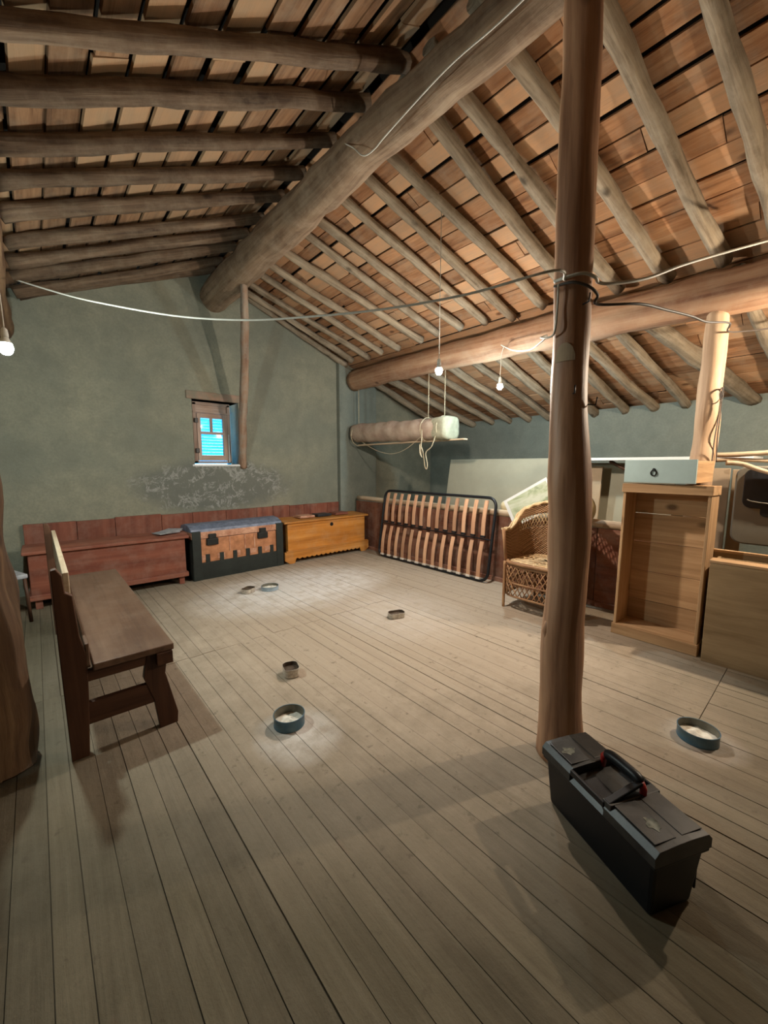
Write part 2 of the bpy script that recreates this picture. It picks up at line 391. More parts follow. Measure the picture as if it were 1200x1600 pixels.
# ------------------------------------------------------------------ ceiling: short overlapping boards on the rafters
_tints = [.15, .3, .4, .55, .7, .85, 1]
def deck(side, tilt, name):
    mb = MB(); u = Vector((side, 0, -SL)).normalized(); nrm = Vector((side*SL, 0, 1)).normalized()
    s = .03; smax = (4.75 if side > 0 else 4.7)*math.sqrt(1+SL*SL)
    while s < smax:
        wd = random.uniform(.15, .19) if side > 0 else random.uniform(.17, .22); y = YN-.1+random.uniform(0, .6)
        while y < YF+.12:
            L = random.choice((.66, .99, 1.3, 1.65, 2.0))*random.uniform(.93, 1.07)
            y1 = min(y+L, YF+.15)
            tl = tilt+random.uniform(-.03, .03); w2 = wd-random.choice((.006, .010, .014, .020, .032))
            c = Vector((XR, (y+y1)/2, ZR+DK+.012))+u*(s+w2/2)+nrm*random.uniform(-.004, .006)
            uu = (u*math.cos(tl)+nrm*math.sin(tl)); nn = nrm*math.cos(tl)-u*math.sin(tl)
            yr = random.uniform(-.006, .006)
            mb.obox(c, uu, (u*yr+Vector((0, 1, 0))).normalized(), nn, (w2, (y1-y)-.004, .018), grain=1)
            y = y1
        s += wd
    return struct(mb.build(name, 'roofboard' if side > 0 else 'roofboard_shaded'))
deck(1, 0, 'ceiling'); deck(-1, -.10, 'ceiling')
bk = MB()
for sd, xe in ((1, XE+.5), (-1, XW-.5)):
    z = lambda x: ZR+DK+.05-SL*abs(x-XR)
    bk.prism([(XR-.0*sd, z(XR)), (xe, z(xe)), (xe, z(xe)+.05), (XR, z(XR)+.05)], 1, YN-.3, YF+.3)
struct(bk.build('ceiling', 'gap'))

# ------------------------------------------------------------------ walls
WX0, WX1, WZ0, WZ1 = 1.60, 2.21, 1.40, 2.25       # window opening
top = lambda x: rz(x)+DK-.005
wf = MB()
wf.prism([(XW-.3, -.05), (WX0, -.05), (WX0, top(WX0)), (XW-.3, top(XW-.3))], 1, YF, YF+.38)
wf.prism([(WX0, -.05), (WX1, -.05), (WX1, WZ0), (WX0, WZ0)], 1, YF, YF+.38)
wf.prism([(WX0, WZ1), (WX1, WZ1), (WX1, top(WX1)), (XR, top(XR)), (WX0, top(WX0))], 1, YF, YF+.38)
wf.prism([(WX1, -.05), (XE+.3, -.05), (XE+.3, top(XE+.3)), (WX1, top(WX1))], 1, YF, YF+.38)
struct(wf.build('wall_far', 'wall'))
struct(MB().prism([(3.87, 0), (4.66, 0), (4.66, rz(4.66)-.03), (3.87, rz(3.87)-.03)], 1, 5.53, YF+.02).build('wall_pier', 'wall2', bevel=.015))
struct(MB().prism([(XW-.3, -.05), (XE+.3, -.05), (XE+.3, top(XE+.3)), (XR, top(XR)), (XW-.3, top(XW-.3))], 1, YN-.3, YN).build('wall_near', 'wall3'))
struct(MB().box(XE, XE+.3, YN, YF+.05, -.05, top(XE)-.04).build('wall_right', 'wall2'))
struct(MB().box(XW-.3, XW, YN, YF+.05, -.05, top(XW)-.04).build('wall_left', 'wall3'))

# window set deep in the far wall
win = bpy.data.objects.new('window_1', None); COL.objects.link(win); win['kind'] = 'structure'; win.location = (1.9, YF+.13, 1.4)
def wbox(name, mat, boxes, bevel=.003, par=win):
    mb = MB()
    for b_ in boxes: mb.box(*b_)
    return mb.build(name, mat, par, bevel=bevel)
wbox('outer_frame', 'framewood', [(-.26, -.215, 0, .06, .02, .83), (.195, .235, 0, .06, .02, .83), (-.26, .235, 0, .06, .02, .05), (-.26, .235, 0, .06, .80, .84), (-.26, .235, -.01, .05, .695, .715)])
wbox('top_panel', 'framewood', [(-.215, .195, .02, .04, .715, .80)])
sash = wbox('sash', 'framewood', [(-.212, -.165, -.012, .03, .055, .69), (.13, .19, -.012, .03, .055, .69), (-.165, .13, -.012, .03, .055, .13), (-.165, .13, -.012, .03, .63, .69), (-.165, .13, -.012, .025, .415, .445), (-.04, -.01, -.012, .025, .445, .63)])
wbox('pane', 'glass', [(-.165, .13, .008, .012, .13, .63)], 0)
wbox('hinge', 'darkmetal', [(-.245, -.2, -.03, -.01, .16, .22)]); wbox('hinge', 'darkmetal', [(-.245, -.2, -.03, -.01, .56, .62)])
wbox('white_edge_strip', 'whitetrim', [(.193, .203, -.03, 0, .03, .42)])
sh = MB()
for k in range(19):
    zc = .03+k*.042
    sh.obox((-.01, .2, zc), (1, 0, 0), (0, math.cos(1.15), -math.sin(1.15)), (0, math.sin(1.15), math.cos(1.15)), (.56, .0415, .006), .5)
sh.box(-.30, -.27, .18, .23, -.01, .84); sh.box(.25, .29, .18, .23, -.01, .84)
sh.build('shutter', 'shutter', win)
struct(MB().box(1.53, 2.27, YF-.02, YF+.3, WZ1, WZ1+.105).build('trim_1', 'brick', bevel=.012))
struct(MB().box(1.57, 2.25, YF-.012, YF+.1, WZ0-.022, WZ0+.004).build('trim_2', 'whitetrim', bevel=.006))
struct(MB().box(2.205, 2.225, YF-.012, YF+.02, WZ0, WZ0+.27).build('trim_3', 'whitetrim', bevel=.006))
# low reddish board lining along the foot of the far wall
bl = MB(); x = -.14
while x < 3.86:
    x1 = min(x+random.uniform(.25, .5), 3.86); bl.box(x, x1-.004, YF-.045, YF-.005, 0, .775+random.uniform(-.008, .008)); x = x1
struct(bl.build('baseboard_far', 'redwood', bevel=.003))

# ------------------------------------------------------------------ beams and posts
def log(name, pts, rads, mat, label, cat, group=None, rough=.18, wob=.02, seg=16, n=8, parent=None, sx=1):
    P = resample(pts, n, wob, random.uniform(0, 50)); R = []
    for i in range(len(P)):
        f = i/(len(P)-1)*(len(rads)-1); k = min(int(f), len(rads)-2); R.append(lerp(rads[k], rads[k+1], f-k))
    o = MB().tube(P, R, seg, rough, sx=sx).build(name, mat, parent, loc=P[0])
    return tag(o, label, cat, group) if label else o
log('ridge_beam', [(1.94, YF+.1, 3.58), (1.93, 4.2, 3.60), (1.92, 2.6, 3.60), (1.96, 1.2, 3.61), (1.93, -.6, 3.62), (1.93, YN-.05, 3.6)], [.185, .168, .145, .122, .12, .12],
    'beam', 'thick pale ridge log running from the far wall overhead to the tall post', 'beam', n=10, rough=.22, seg=24, wob=.03)
log('lower_beam', [(4.15, 5.5, 2.78), (4.15, 3.5, 2.79), (4.15, 1.8, 2.76), (4.13, .4, 2.72), (4.15, YN-.05, 2.75)], [.165, .155, .165, .165, .17],
    'beam2', 'heavy reddish log beam over the stored boards, resting on the pale post', 'beam', n=12, rough=.12, seg=24, wob=.02)
log('side_beam', [(-.2, YF+.05, 2.76), (-.2, 3, 2.76), (-.2, 0, 2.76), (-.2, YN-.05, 2.76)], [.15, .16, .16, .16],
    'post_dark', 'dark log beam at the left edge carrying the left rafters', 'beam', n=10, rough=.15, seg=20)
mp = thing('support_post', 'tall smooth reddish tree trunk post standing behind the black toolbox', 'post', (1.82, .78, 0))
pm = MB()
PP = [(1.82, .78, -.01), (1.815, .785, .35), (1.80, .785, .6), (1.83, .79, .9), (1.81, .80, 1.33), (1.80, .81, 1.65), (1.80, .82, 2.1), (1.80, .83, 2.6), (1.82, .84, 3.0), (1.84, .86, 3.45)]
RR = [.108, .093, .093, .085, .092, .077, .072, .078, .074, .072]
P = resample(PP, 6, .006, 3); R = []
for i in range(len(P)):
    f = i/(len(P)-1)*(len(RR)-1); k = min(int(f), len(RR)-2); R.append(lerp(RR[k], RR[k+1], f-k))
pm.tube(P, R, 28, .10)
pm.build('trunk', 'post', mp).location = (-1.82, -.78, 0)
# sawn-off side knot and strip along the right of the trunk, nails and a paper scrap
kn = MB().tube(resample([(1.765, .81, .56), (1.748, .828, .59), (1.742, .834, .63), (1.748, .828, .67), (1.765, .81, .71)], 1), [.010, .020, .022, .019, .008], 14, .1).build('knot', 'post', mp); kn.location = (-1.82, -.78, 0)
for zz, an in ((1.70, 215), (2.06, 235), (1.66, 290)):
    ca, sa = math.cos(math.radians(an)), math.sin(math.radians(an)); cx, cy = 1.80, .815
    n_ = MB().tube([(cx+ca*.065, cy+sa*.065, zz), (cx+ca*.105, cy+sa*.105, zz-.004), (cx+ca*.110, cy+sa*.110, zz+.028)], .0032, 6).build('nail', 'darkmetal', mp); n_.location = (-1.82, -.78, 0)
pa = MB(); vs, gs = [], []
for k in range(9):                                          # half-round scrap of paper wrapped on the trunk
    for j in range(2):
        th = math.radians(152+k*7.5); r_ = .084
        zt = 1.835+(.0 if j == 0 else math.sqrt(max(0, 1-((k-4)/4.2)**2))*.075)
        vs.append((1.803+r_*math.cos(th), .813+r_*math.sin(th), zt)); gs.append(vs[-1])
pa.add(vs, gs, [(2*k, 2*k+2, 2*k+3, 2*k+1) for k in range(8)])
pp = pa.build('paper_scrap', M['cardboard'], mp); pp.location = (-1.82, -.78, 0)
sm_ = pp.modifiers.new('solid', 'SOLIDIFY'); sm_.thickness = .002; sm_.offset = 1

log('support_post', [(4.08, .75, -.01), (4.10, .75, .9), (4.07, .74, 1.35), (4.12, .745, 1.6), (4.10, .74, 1.95), (4.13, .74, 2.60)], [.09, .085, .085, .082, .078, .07],
    'post_pale', 'pale peeled post with a wire loop, behind the upright wooden crate', 'post', rough=.14, wob=.008, seg=20)
log('support_post', [(-.25, 2.42, -.01), (-.24, 2.42, .25), (-.25, 2.42, .6), (-.265, 2.42, .95), (-.27, 2.42, 1.4), (-.29, 2.42, 2.65)], [.155, .165, .155, .155, .15, .15],
    'post_dark', 'dark gnarled trunk post at the left edge beside the bench', 'post', rough=.2, wob=.012, seg=24)
log('brace', [(1.96, 4.68, 3.47), (2.06, 4.95, 2.9), (2.12, 5.2, 2.35), (2.16, 5.4, 1.9), (2.25, 5.64, 1.36)], [.042, .05, .055, .055, .05],
    'post_grey', 'thin crooked brace slanting from the ridge log down to the wall beside the window', 'brace', rough=.3, wob=.02, seg=12)

# ------------------------------------------------------------------ rafters
ORD = ['first', 'second', 'third', 'fourth', 'fifth', 'sixth', 'seventh', 'eighth', 'ninth', 'tenth', 'eleventh', 'twelfth', 'thirteenth', 'fourteenth', 'fifteenth', 'sixteenth', 'seventeenth', 'eighteenth', 'nineteenth', 'twentieth']
def rafter(a, b, r0, label, group, wob=.03, matn='rafter', drop=0):
    (xa, ya), (xb, yb) = a, b
    pa, pb = Vector((xa, ya, rz(xa)-drop)), Vector((xb, yb, rz(xb)-drop))
    mid = [pa.lerp(pb, t) for t in (0, .33, .66, 1)]
    log('rafter', mid, [r0*random.uniform(.9, 1.05), r0*random.uniform(.85, 1.1), r0*random.uniform(.9, 1.1), r0*random.uniform(.95, 1.15)], matn, label, 'rafter', group, rough=.3, wob=wob, seg=12, n=6)
RU = [((1.95, 5.60), (4.02, 5.53)), ((1.95, 5.52), (3.97, 5.30)), ((1.95, 5.32), (4.03, 4.94)), ((1.95, 5.0), (4.0, 4.61)), ((1.95, 4.68), (4.03, 4.26)), ((1.95, 4.32), (4.01, 3.81)),
      ((1.95, 3.87), (3.99, 3.51)), ((1.95, 3.60), (4.0, 3.16)), ((1.95, 3.16), (4.05, 2.84)), ((1.95, 2.82), (4.1, 2.52)), ((1.95, 2.52), (4.06, 2.14)), ((1.95, 2.07), (4.1, 1.84)),
      ((1.95, 1.83), (4.14, 1.47)), ((1.95, 1.50), (4.18, 1.10)), ((1.95, 1.07), (4.17, .74)), ((1.95, .68), (4.2, .40)), ((1.95, .25), (4.2, 0.0)), ((1.95, -.2), (4.2, -.4)), ((1.95, -.7), (4.2, -.9)), ((1.95, -1.2), (4.2, -1.4))]
for i, (a, b_) in enumerate(RU):
    rafter(a, b_, .043 if i < 11 else .052, f'right slope rafter above the lower beam, {ORD[i]} from the far wall', 'rafters of the right slope above the lower beam', .03 if i > 9 else .018)
LU = [((1.92, 5.45), (-.0, 5.58)), ((1.92, 5.17), (-.02, 5.53)), ((1.92, 4.75), (-.02, 5.10)), ((1.92, 4.40), (-.04, 4.73)), ((1.92, 4.04), (-.04, 4.38)), ((1.92, 3.61), (-.05, 3.88)), ((1.92, 3.22), (-.05, 3.47)),
      ((1.92, 2.78), (-.05, 3.12)), ((1.92, 2.36), (-.05, 2.69)), ((1.92, 1.99), (-.05, 2.32)), ((1.92, 1.45), (-.4, 1.8)), ((1.92, 1.0), (-.4, 1.3)), ((1.92, .5), (-.4, .75)), ((1.92, 0), (-.4, .2)), ((1.92, -.6), (-.4, -.4)), ((1.92, -1.3), (-.4, -1.1))]
for i, (a, b_) in enumerate(LU):
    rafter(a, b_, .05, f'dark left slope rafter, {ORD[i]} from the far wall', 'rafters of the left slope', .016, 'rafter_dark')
EU = [((3.95, 5.50), (6.24, 5.30)), ((3.95, 5.28), (6.24, 4.55)), ((3.95, 4.75), (6.24, 4.15)), ((3.95, 4.35), (6.24, 3.80)), ((3.95, 3.95), (6.24, 3.45)), ((3.95, 3.55), (6.24, 3.1)), ((3.95, 3.15), (6.24, 2.78)), ((3.95, 2.68), (6.24, 2.42)),
      ((3.95, 2.32), (6.24, 2.02)), ((3.95, 2.16), (6.24, 1.67)), ((3.95, 1.76), (6.24, 1.34)), ((3.95, 1.60), (6.24, .72)), ((3.95, .72), (6.24, .40)), ((3.95, .30), (6.24, .0)), ((3.95, -.2), (6.24, -.4)), ((3.95, -.8), (6.24, -1.0))]
for i, (a, b_) in enumerate(EU):
    a = (4.27, a[1]+(b_[1]-a[1])*.14)
    rafter(a, b_, .055 if i not in (11,) else .075, f'low rafter between lower beam and right wall, {ORD[i]} from the far wall', 'rafters between the lower beam and the right wall', .03, drop=.012)

# ------------------------------------------------------------------ bulbs
def bulb_lamp(key, loc, cord_pts, label):
    p, c = BULBS[key]; t = thing('pendant_bulb', label, 'lamp', loc)
    prof = [(.0001, -.055), (.014, -.052), (.024, -.042), (.0295, -.026), (.030, -.012), (.026, .006), (.018, .024), (.0135, .036)]
    area = 4*PI*.028**2
    MB().lathe([(.0262, .004), (.027, .006), (.019, .024), (.0145, .036)], seg=24, caps=False).build('collar', 'socket', t)
    MB().lathe(prof, seg=24).build('bulb', emis('bulb_glow_'+key, c, p/(PI*area)), t)
    MB().lathe([(.0165, .034), (.0165, .052), (.014, .075), (.006, .085), (.0001, .086)], seg=20).build('socket', 'socket', t)
    o = MB().tube([Vector(q)-Vector(loc) for q in cord_pts], .003, 8).build('cord', 'white_wire', t)
    return t
bulb_lamp('A', (-.065, 3.0, 2.04), resample([(-.065, 3.0, 2.12), (-.07, 3.0, 2.35), (-.10, 3.0, 2.62)], 4), 'bare lit bulb at the left edge hanging from the dark side beam')
bulb_lamp('B', (2.72, 2.38, 2.23), [(2.72, 2.38, 2.31), (2.72, 2.38, 3.5)], 'bare lit bulb on a long cord hanging from a rafter near the hanging roll')
bulb_lamp('C', (3.96, 2.57, 2.28), resample([(3.96, 2.57, 2.36), (3.965, 2.57, 2.50), (3.97, 2.57, 2.60), (3.90, 2.5, 2.66)], 4), 'bare cold-white bulb hanging in front of the lower beam beside the tall post')
bulb_lamp('D', (4.03, -.20, 2.25), [(4.03, -.20, 2.33), (4.03, -.20, 2.62)], 'bare warm bulb hanging from the lower beam right of the view')

# ------------------------------------------------------------------ cables and cords
def cable(name, pts, r, mat, label, n=6, cat='cable'):
    P = resample(pts, n); return tag(MB().tube(P, r, 8).build(name, mat, loc=P[0]), label, cat)
wa = [(.006, 4.088, 2.742), (.213, 3.649, 2.575), (.385, 3.286, 2.451), (.681, 2.662, 2.27), (.907, 2.186, 2.173), (1.082, 1.817, 2.132), (1.26, 1.44, 2.107), (1.423, 1.096, 2.11), (1.565, .795, 2.143), (1.71, .82, 2.16)]
cable('electric_cable', wa, .0055, 'white_wire', 'cable sagging across the room from the dark side beam to the tall post')
def ringpt(th, z, r=.094, cx=1.80, cy=.82): return (cx+r*math.cos(math.radians(th)), cy+r*math.sin(math.radians(th)), z)
cable('electric_cable', [ringpt(150, 2.17), ringpt(190, 2.165), ringpt(225, 2.17), ringpt(260, 2.16), ringpt(290, 2.155), (1.9, .70, 2.16), (2.08, .63, 2.21), (2.375, .58, 2.335), (2.825, .534, 2.511), (3.867, .46, 2.91)],
      .007, 'white_wire', 'thick white cable wrapped round the tall post and running up to the right')
cable('electric_cable', [ringpt(150, 2.15), ringpt(200, 2.14), ringpt(240, 2.12), ringpt(280, 2.10), ringpt(310, 2.08, .1), (2.078, .649, 2.108), (2.385, .631, 2.153), (2.762, .609, 2.205), (3.049, .592, 2.235), (3.52, .564, 2.326), (4.03, .62, 2.39), (4.6, .3, 2.5), (4.9, -.4, 2.6)],
      .006, 'dark_wire', 'thin dark cable drooping from the tall post across to the pale post')
cable('electric_cable', [ringpt(165, 2.15), ringpt(165, 2.05), ringpt(160, 1.95, .1), (1.8, .96, 1.98), (2.003, 1.037, 2.05), (2.127, 1.134, 2.061), (2.466, 1.4, 2.137), (3.147, 1.935, 2.372), (3.70, 2.40, 2.62), (3.90, 2.5, 2.66)],
      .0045, 'white_wire', 'thin white cable looping from the tall post to the cold-white bulb')
cable('cord', [(1.775, 2.45, 3.60), (1.77, 2.33, 3.50), (1.79, 2.25, 3.42), (1.80, 2.15, 3.41), (1.79, 2.0, 3.42), (1.78, 1.54, 3.45), (1.80, 1.23, 3.455), (1.79, .95, 3.45)], .004, 'white_wire', 'thin white cord tacked along the underside of the ridge log', cat='cord')
cable('wire_loop', [(4.02, .67, 1.42), (4.01, .665, 1.60), (4.035, .66, 1.75), (4.03, .655, 1.90), (4.025, .65, 1.97), (4.06, .65, 1.99), (4.075, .65, 1.94), (4.04, .652, 1.89), (4.01, .66, 1.93), (4.02, .66, 1.97), (4.05, .655, 1.99), (4.075, .655, 1.92), (4.07, .655, 1.75), (4.055, .655, 1.6), (4.06, .65, 1.42)], .004, 'dark_wire', 'looped wire hanging on the pale post', cat='wire')

# ------------------------------------------------------------------ hanging rolled mattress
hr = thing('rolled_mattress', 'long wrapped mattress roll hung on cords under the lower beam near the far wall', 'mattress roll', (4.15, 4.4, 1.9))
P = resample([(0, -.98, -.02), (0, -.3, -.01), (0, .4, .01), (0, 1.02, .03)], 10, .01, 4)
mb = MB(); mb.tube(P, [.150+.006*math.sin(i*1.7) for i in range(len(P))], 28, .12, sx=1.05); mb.build('wrapping', 'rollcloth', hr)
e = MB(); vs = []
for yy_, k_ in ((-.78, 1.0), (-.90, 1.05), (-.97, 1.06), (-1.01, 1.0), (-1.02, .8), (-1.022, .4)):
    for (a_, b_) in [(.15*math.copysign(abs(math.cos(q))**.55, math.cos(q)), .148*math.copysign(abs(math.sin(q))**.55, math.sin(q))) for q in [2*PI*i/32 for i in range(32)]]:
        n1 = noise.noise(Vector((a_*14, yy_*9, b_*14)))*.012; vs.append((a_*k_*(1+n1*4), yy_+n1, -.02+b_*k_*(1+n1*4)))
e.add(vs, vs, [(i*32+k, i*32+(k+1) % 32, (i+1)*32+(k+1) % 32, (i+1)*32+k) for i in range(5) for k in range(32)]+[tuple(range(160, 192))], .5, True)
e.build('mattress_end', 'rollend', hr)
MB().box(-.02, .06, -1.22, .98, -.185, -.165).build('carrying_board', 'pole', hr, bevel=.003)
def rp(name, pts, r=.006, lab=None):
    return MB().tube([Vector(p) for p in pts], r, 8).build(name, 'rope', hr)
def around(y, z0):
    q = [(.165*math.cos(a_), y, -.02+.165*math.sin(a_)) for a_ in [2*PI*k/20 for k in range(21)]]; return q
for yy in (-.59, -.88, 1.0-.02): rp('rope', around(yy, 0)); rp('rope', [(0, yy, .14), (0, yy, .74 if yy < 0 else .74)])
rp('rope_tail', resample([(-.16, -.62, -.02), (-.17, -.63, -.16), (-.17, -.62, -.24), (-.15, -.60, -.36), (-.17, -.64, -.40), (-.19, -.62, -.34), (-.17, -.60, -.22), (-.16, -.65, -.34), (-.16, -.68, -.50), (-.17, -.72, -.56), (-.17, -.74, -.50), (-.16, -.70, -.34), (-.16, -.80, -.26), (-.15, -.86, -.12)], 5), .007)
rp('rope_tail', resample([(-.15, -.6, -.12), (-.15, -.3, -.28), (-.15, 0, -.34), (-.15, .35, -.28), (-.15, .7, -.14)], 6), .004)

# ------------------------------------------------------------------ bin partition, pole and boards behind
bp = thing('grain_bin_partition', 'low reddish plank partition running along the right side behind bed frame and chair', 'partition', (4.12, 0, 0))
y = .86; k = 0
while y < 5.44:
    y1 = min(y+random.uniform(.35, .9), 5.44); zt = .78 if y < 1.8 else .79
    MB().box(0, .03, y, y1-.006, 0, zt, grain=2 if k % 2 else 1).build('plank', 'binwood', bp, bevel=.002); y = y1; k += 1
MB().box(-.03, 0, .86, 5.42, .0, .05).build('bottom_rail', 'binwood', bp, bevel=.003)
log('wooden_pole', [(4.14, 5.40, .84), (4.13, 3.6, .835), (4.14, 2.4, .83), (4.14, 1.2, .82), (4.14, .88, .82)], [.035, .04, .042, .04], 'pole', 'long peeled pole lying on top of the low plank partition', 'pole', rough=.1, wob=.006)
# beige panels standing behind the partition
def leaning(name, x, y0, y1, z0, z1, lean, mat, label, cat='board', th=.02):
    t = MB(); zc = (z1-z0); L = math.hypot(zc, lean)
    t.obox((x+lean/2, (y0+y1)/2, (z0+z1)/2), (0, 1, 0), (lean/L, 0, zc/L), (zc/L, 0, -lean/L), (y1-y0, L, th), .5)
    return tag(t.build(name, mat, bevel=.003), label, cat)
leaning('board_panel', 4.75, 2.35, 4.09, .0, 1.48, .25, 'board', 'large beige board leaning behind the slatted bed frame and wicker chair')
leaning('board_panel', 4.85, 1.12, 2.2, .0, 1.42, .2, 'board', 'beige board standing in shadow under the pale shelf, behind the crate')
leaning('narrow_board', 4.72, 1.78, 1.98, .0, 1.38, .16, 'cardboard', 'narrow tan board leaning just right of the tall post')
sh_ = thing('shelf', 'pale shelf plank under the right wall behind the blue-grey drawer', 'shelf', (4.9, 1.35, 1.46))
MB().box(-.25, .45, -.85, .95, -.015, .015).build('shelf_board', 'whitetrim', sh_, bevel=.003)
MB().box(-.2, .4, .1, .14, -.10, -.015).build('bracket', 'darkbrown', sh_); MB().box(.3, .34, .1, .14, -1.46, -.1).build('upright', 'darkbrown', sh_)
MB().tube(resample([(-.05, .35, -.02), (-.08, .15, -.12), (-.05, -.05, -.14), (0, -.4, -.13)], 5), .018, 8).build('bent_branch', 'darkbrown', sh_)
leaning('tan_board', 4.32, .60, .83, .0, 1.37, .06, 'cardboard', 'tall tan board leaning between the pale post and the grey seat shell')
leaning('tan_board', 4.38, .50, .592, .0, 1.36, .05, 'cardboard', 'narrow tan strip board beside the grey seat shell')

# ------------------------------------------------------------------ things on the right
# upright crate (a long drawer stood on end)
cr = thing('wooden_crate', 'long open wooden crate stood on end, its planked inside facing the room', 'crate', (3.56, .86, 0), rot=(0, math.radians(1.5), 0))
for zz0, zz1 in ((.02, .26), (.264, .51), (.514, .76), (.764, 1.0), (1.004, 1.2)):
    MB().box(.26, .275, -.26, .26, zz0, zz1, grain=1).build('back_plank', 'pine', cr, bevel=.002)
MB().box(0, .275, .262, .282, .0, 1.23, grain=2).build('side_panel', 'pine', cr, bevel=.003)
MB().box(0, .275, -.282, -.262, .0, 1.23, grain=2).build('side_panel', 'pine', cr, bevel=.003)
MB().box(-.015, .275, -.29, .29, 1.18, 1.25, grain=1).build('top_end', 'pine', cr, bevel=.004)
MB().box(-.02, .275, -.29, .29, 0.0, .085, grain=1).build('bottom_end', 'pine', cr, bevel=.004)
# drawer lying on top
dr = thing('drawer', 'wooden drawer with blue-grey front and ring pull lying on the upright crate', 'drawer', (3.58, .905, 1.262), math.radians(-3))
MB().box(-.02, .0, -.235, .235, .0, .175).build('front', 'greyblue', dr, bevel=.002)
for a_, b_ in ((-.235, -.217), (.217, .235)): MB().box(0, .42, a_, b_, .005, .165, grain=0).build('side_panel', 'pine', dr, bevel=.002)
MB().box(.40, .42, -.217, .217, .005, .165).build('back_panel', 'pine', dr); MB().box(0, .40, -.217, .217, .005, .015).build('bottom_panel', 'pine', dr)
ring = MB(); ring.tube([(-.026, .03+.018*math.cos(a_), .075+.022*math.sin(a_)) for a_ in [2*PI*k/20 for k in range(21)]], .004, 8)
ring.build('ring_pull', 'darkmetal', dr); MB().tube([(-.02, .03, .10), (-.03, .03, .10)], [.012, .008], 12).build('pull_plate', 'darkmetal', dr)
# plywood box
bx = thing('plywood_box', 'large plain plywood chest at the right edge in front of the grey seat shell', 'box', (3.5, .12, 0))
MB().box(0, .02, -.42, .42, .0, .72, grain=1).build('front_panel', 'ply', bx, bevel=.003)
MB().box(.02, .30, .40, .42, 0, .72).build('side_panel', 'ply', bx, bevel=.003)
MB().box(.02, .30, -.42, -.40, 0, .72).build('side_panel', 'ply', bx, bevel=.003)
MB().box(-.003, .12, -.425, .425, .72, .74).build('top_strip', 'pine', bx, bevel=.004)
MB().box(.30, .32, -.42, .42, 0, .71).build('back_panel', 'ply', bx)
cb = thing('plank_crate', 'shallow pine crate whose rim shows behind the plywood chest', 'crate', (3.84, .12, 0))
MB().box(0, .02, -.5, .46, .0, .745, grain=1).build('front_panel', 'ply', cb, bevel=.003)
MB().box(-.0, .03, -.5, .46, .745, .765, grain=1).build('rim', 'pine', cb, bevel=.004)
MB().box(.02, .13, .44, .46, 0, .745).build('side_panel', 'ply', cb)
# grey seat shell
gs = thing('seat_shell', 'grey plastic seat shell with a dark recessed panel under the stacked sticks', 'seat shell', (4.22, .30, .80))
def rrect(y0, y1, z0, z1, r, n=6):
    q = []
    for cy, cz, a0 in ((y1-r, z1-r, 0), (y0+r, z1-r, 90), (y0+r, z0+r, 180), (y1-r, z0+r, 270)):
        for k in range(n+1): a_ = math.radians(a0+90*k/n); q.append((cy+r*math.cos(a_), cz+r*math.sin(a_)))
    return q
MB().prism(rrect(-.55, .245, -.03, .59, .08), 0, 0, .10).build('shell', 'greypanel', gs, bevel=.012)
MB().prism(rrect(-.50, .19, .26, .57, .06), 0, -.014, .004).build('dark_inset', 'darkpanel', gs, bevel=.006)
MB().tube(resample([(-.018, .16, .33), (-.02, .13, .315), (-.02, 0, .30), (-.02, -.3, .28)], 6), .005, 8).build('rim_line', 'greypanel', gs)
MB().prism(rrect(-.45, .08, .20, .29, .03), 0, -.012, .004).build('lower_lip', 'darkpanel', gs, bevel=.004)
# sticks
for (p_, r_, lb) in (([(4.22, .85, 1.50), (4.25, .65, 1.475), (4.3, .2, 1.50), (4.4, -.5, 1.52)], .022, 'grey weathered stick, topmost of those lying across above the grey seat shell'),
                   ([(4.20, .80, 1.425), (4.26, .6, 1.44), (4.3, .3, 1.425), (4.4, -.5, 1.38)], .017, 'straight pale stick, middle one of those above the grey seat shell'),
                   ([(4.14, .60, 1.415), (4.16, .5, 1.405), (4.18, .36, 1.345), (4.2, .0, 1.24)], .019, 'bent pale stick curving down over the dark panel of the seat shell')):
    log('stick', p_, [r_, r_*.95, r_*.8], 'pole', lb, 'stick', 'sticks above the grey seat shell', rough=.12, wob=.004, seg=10)

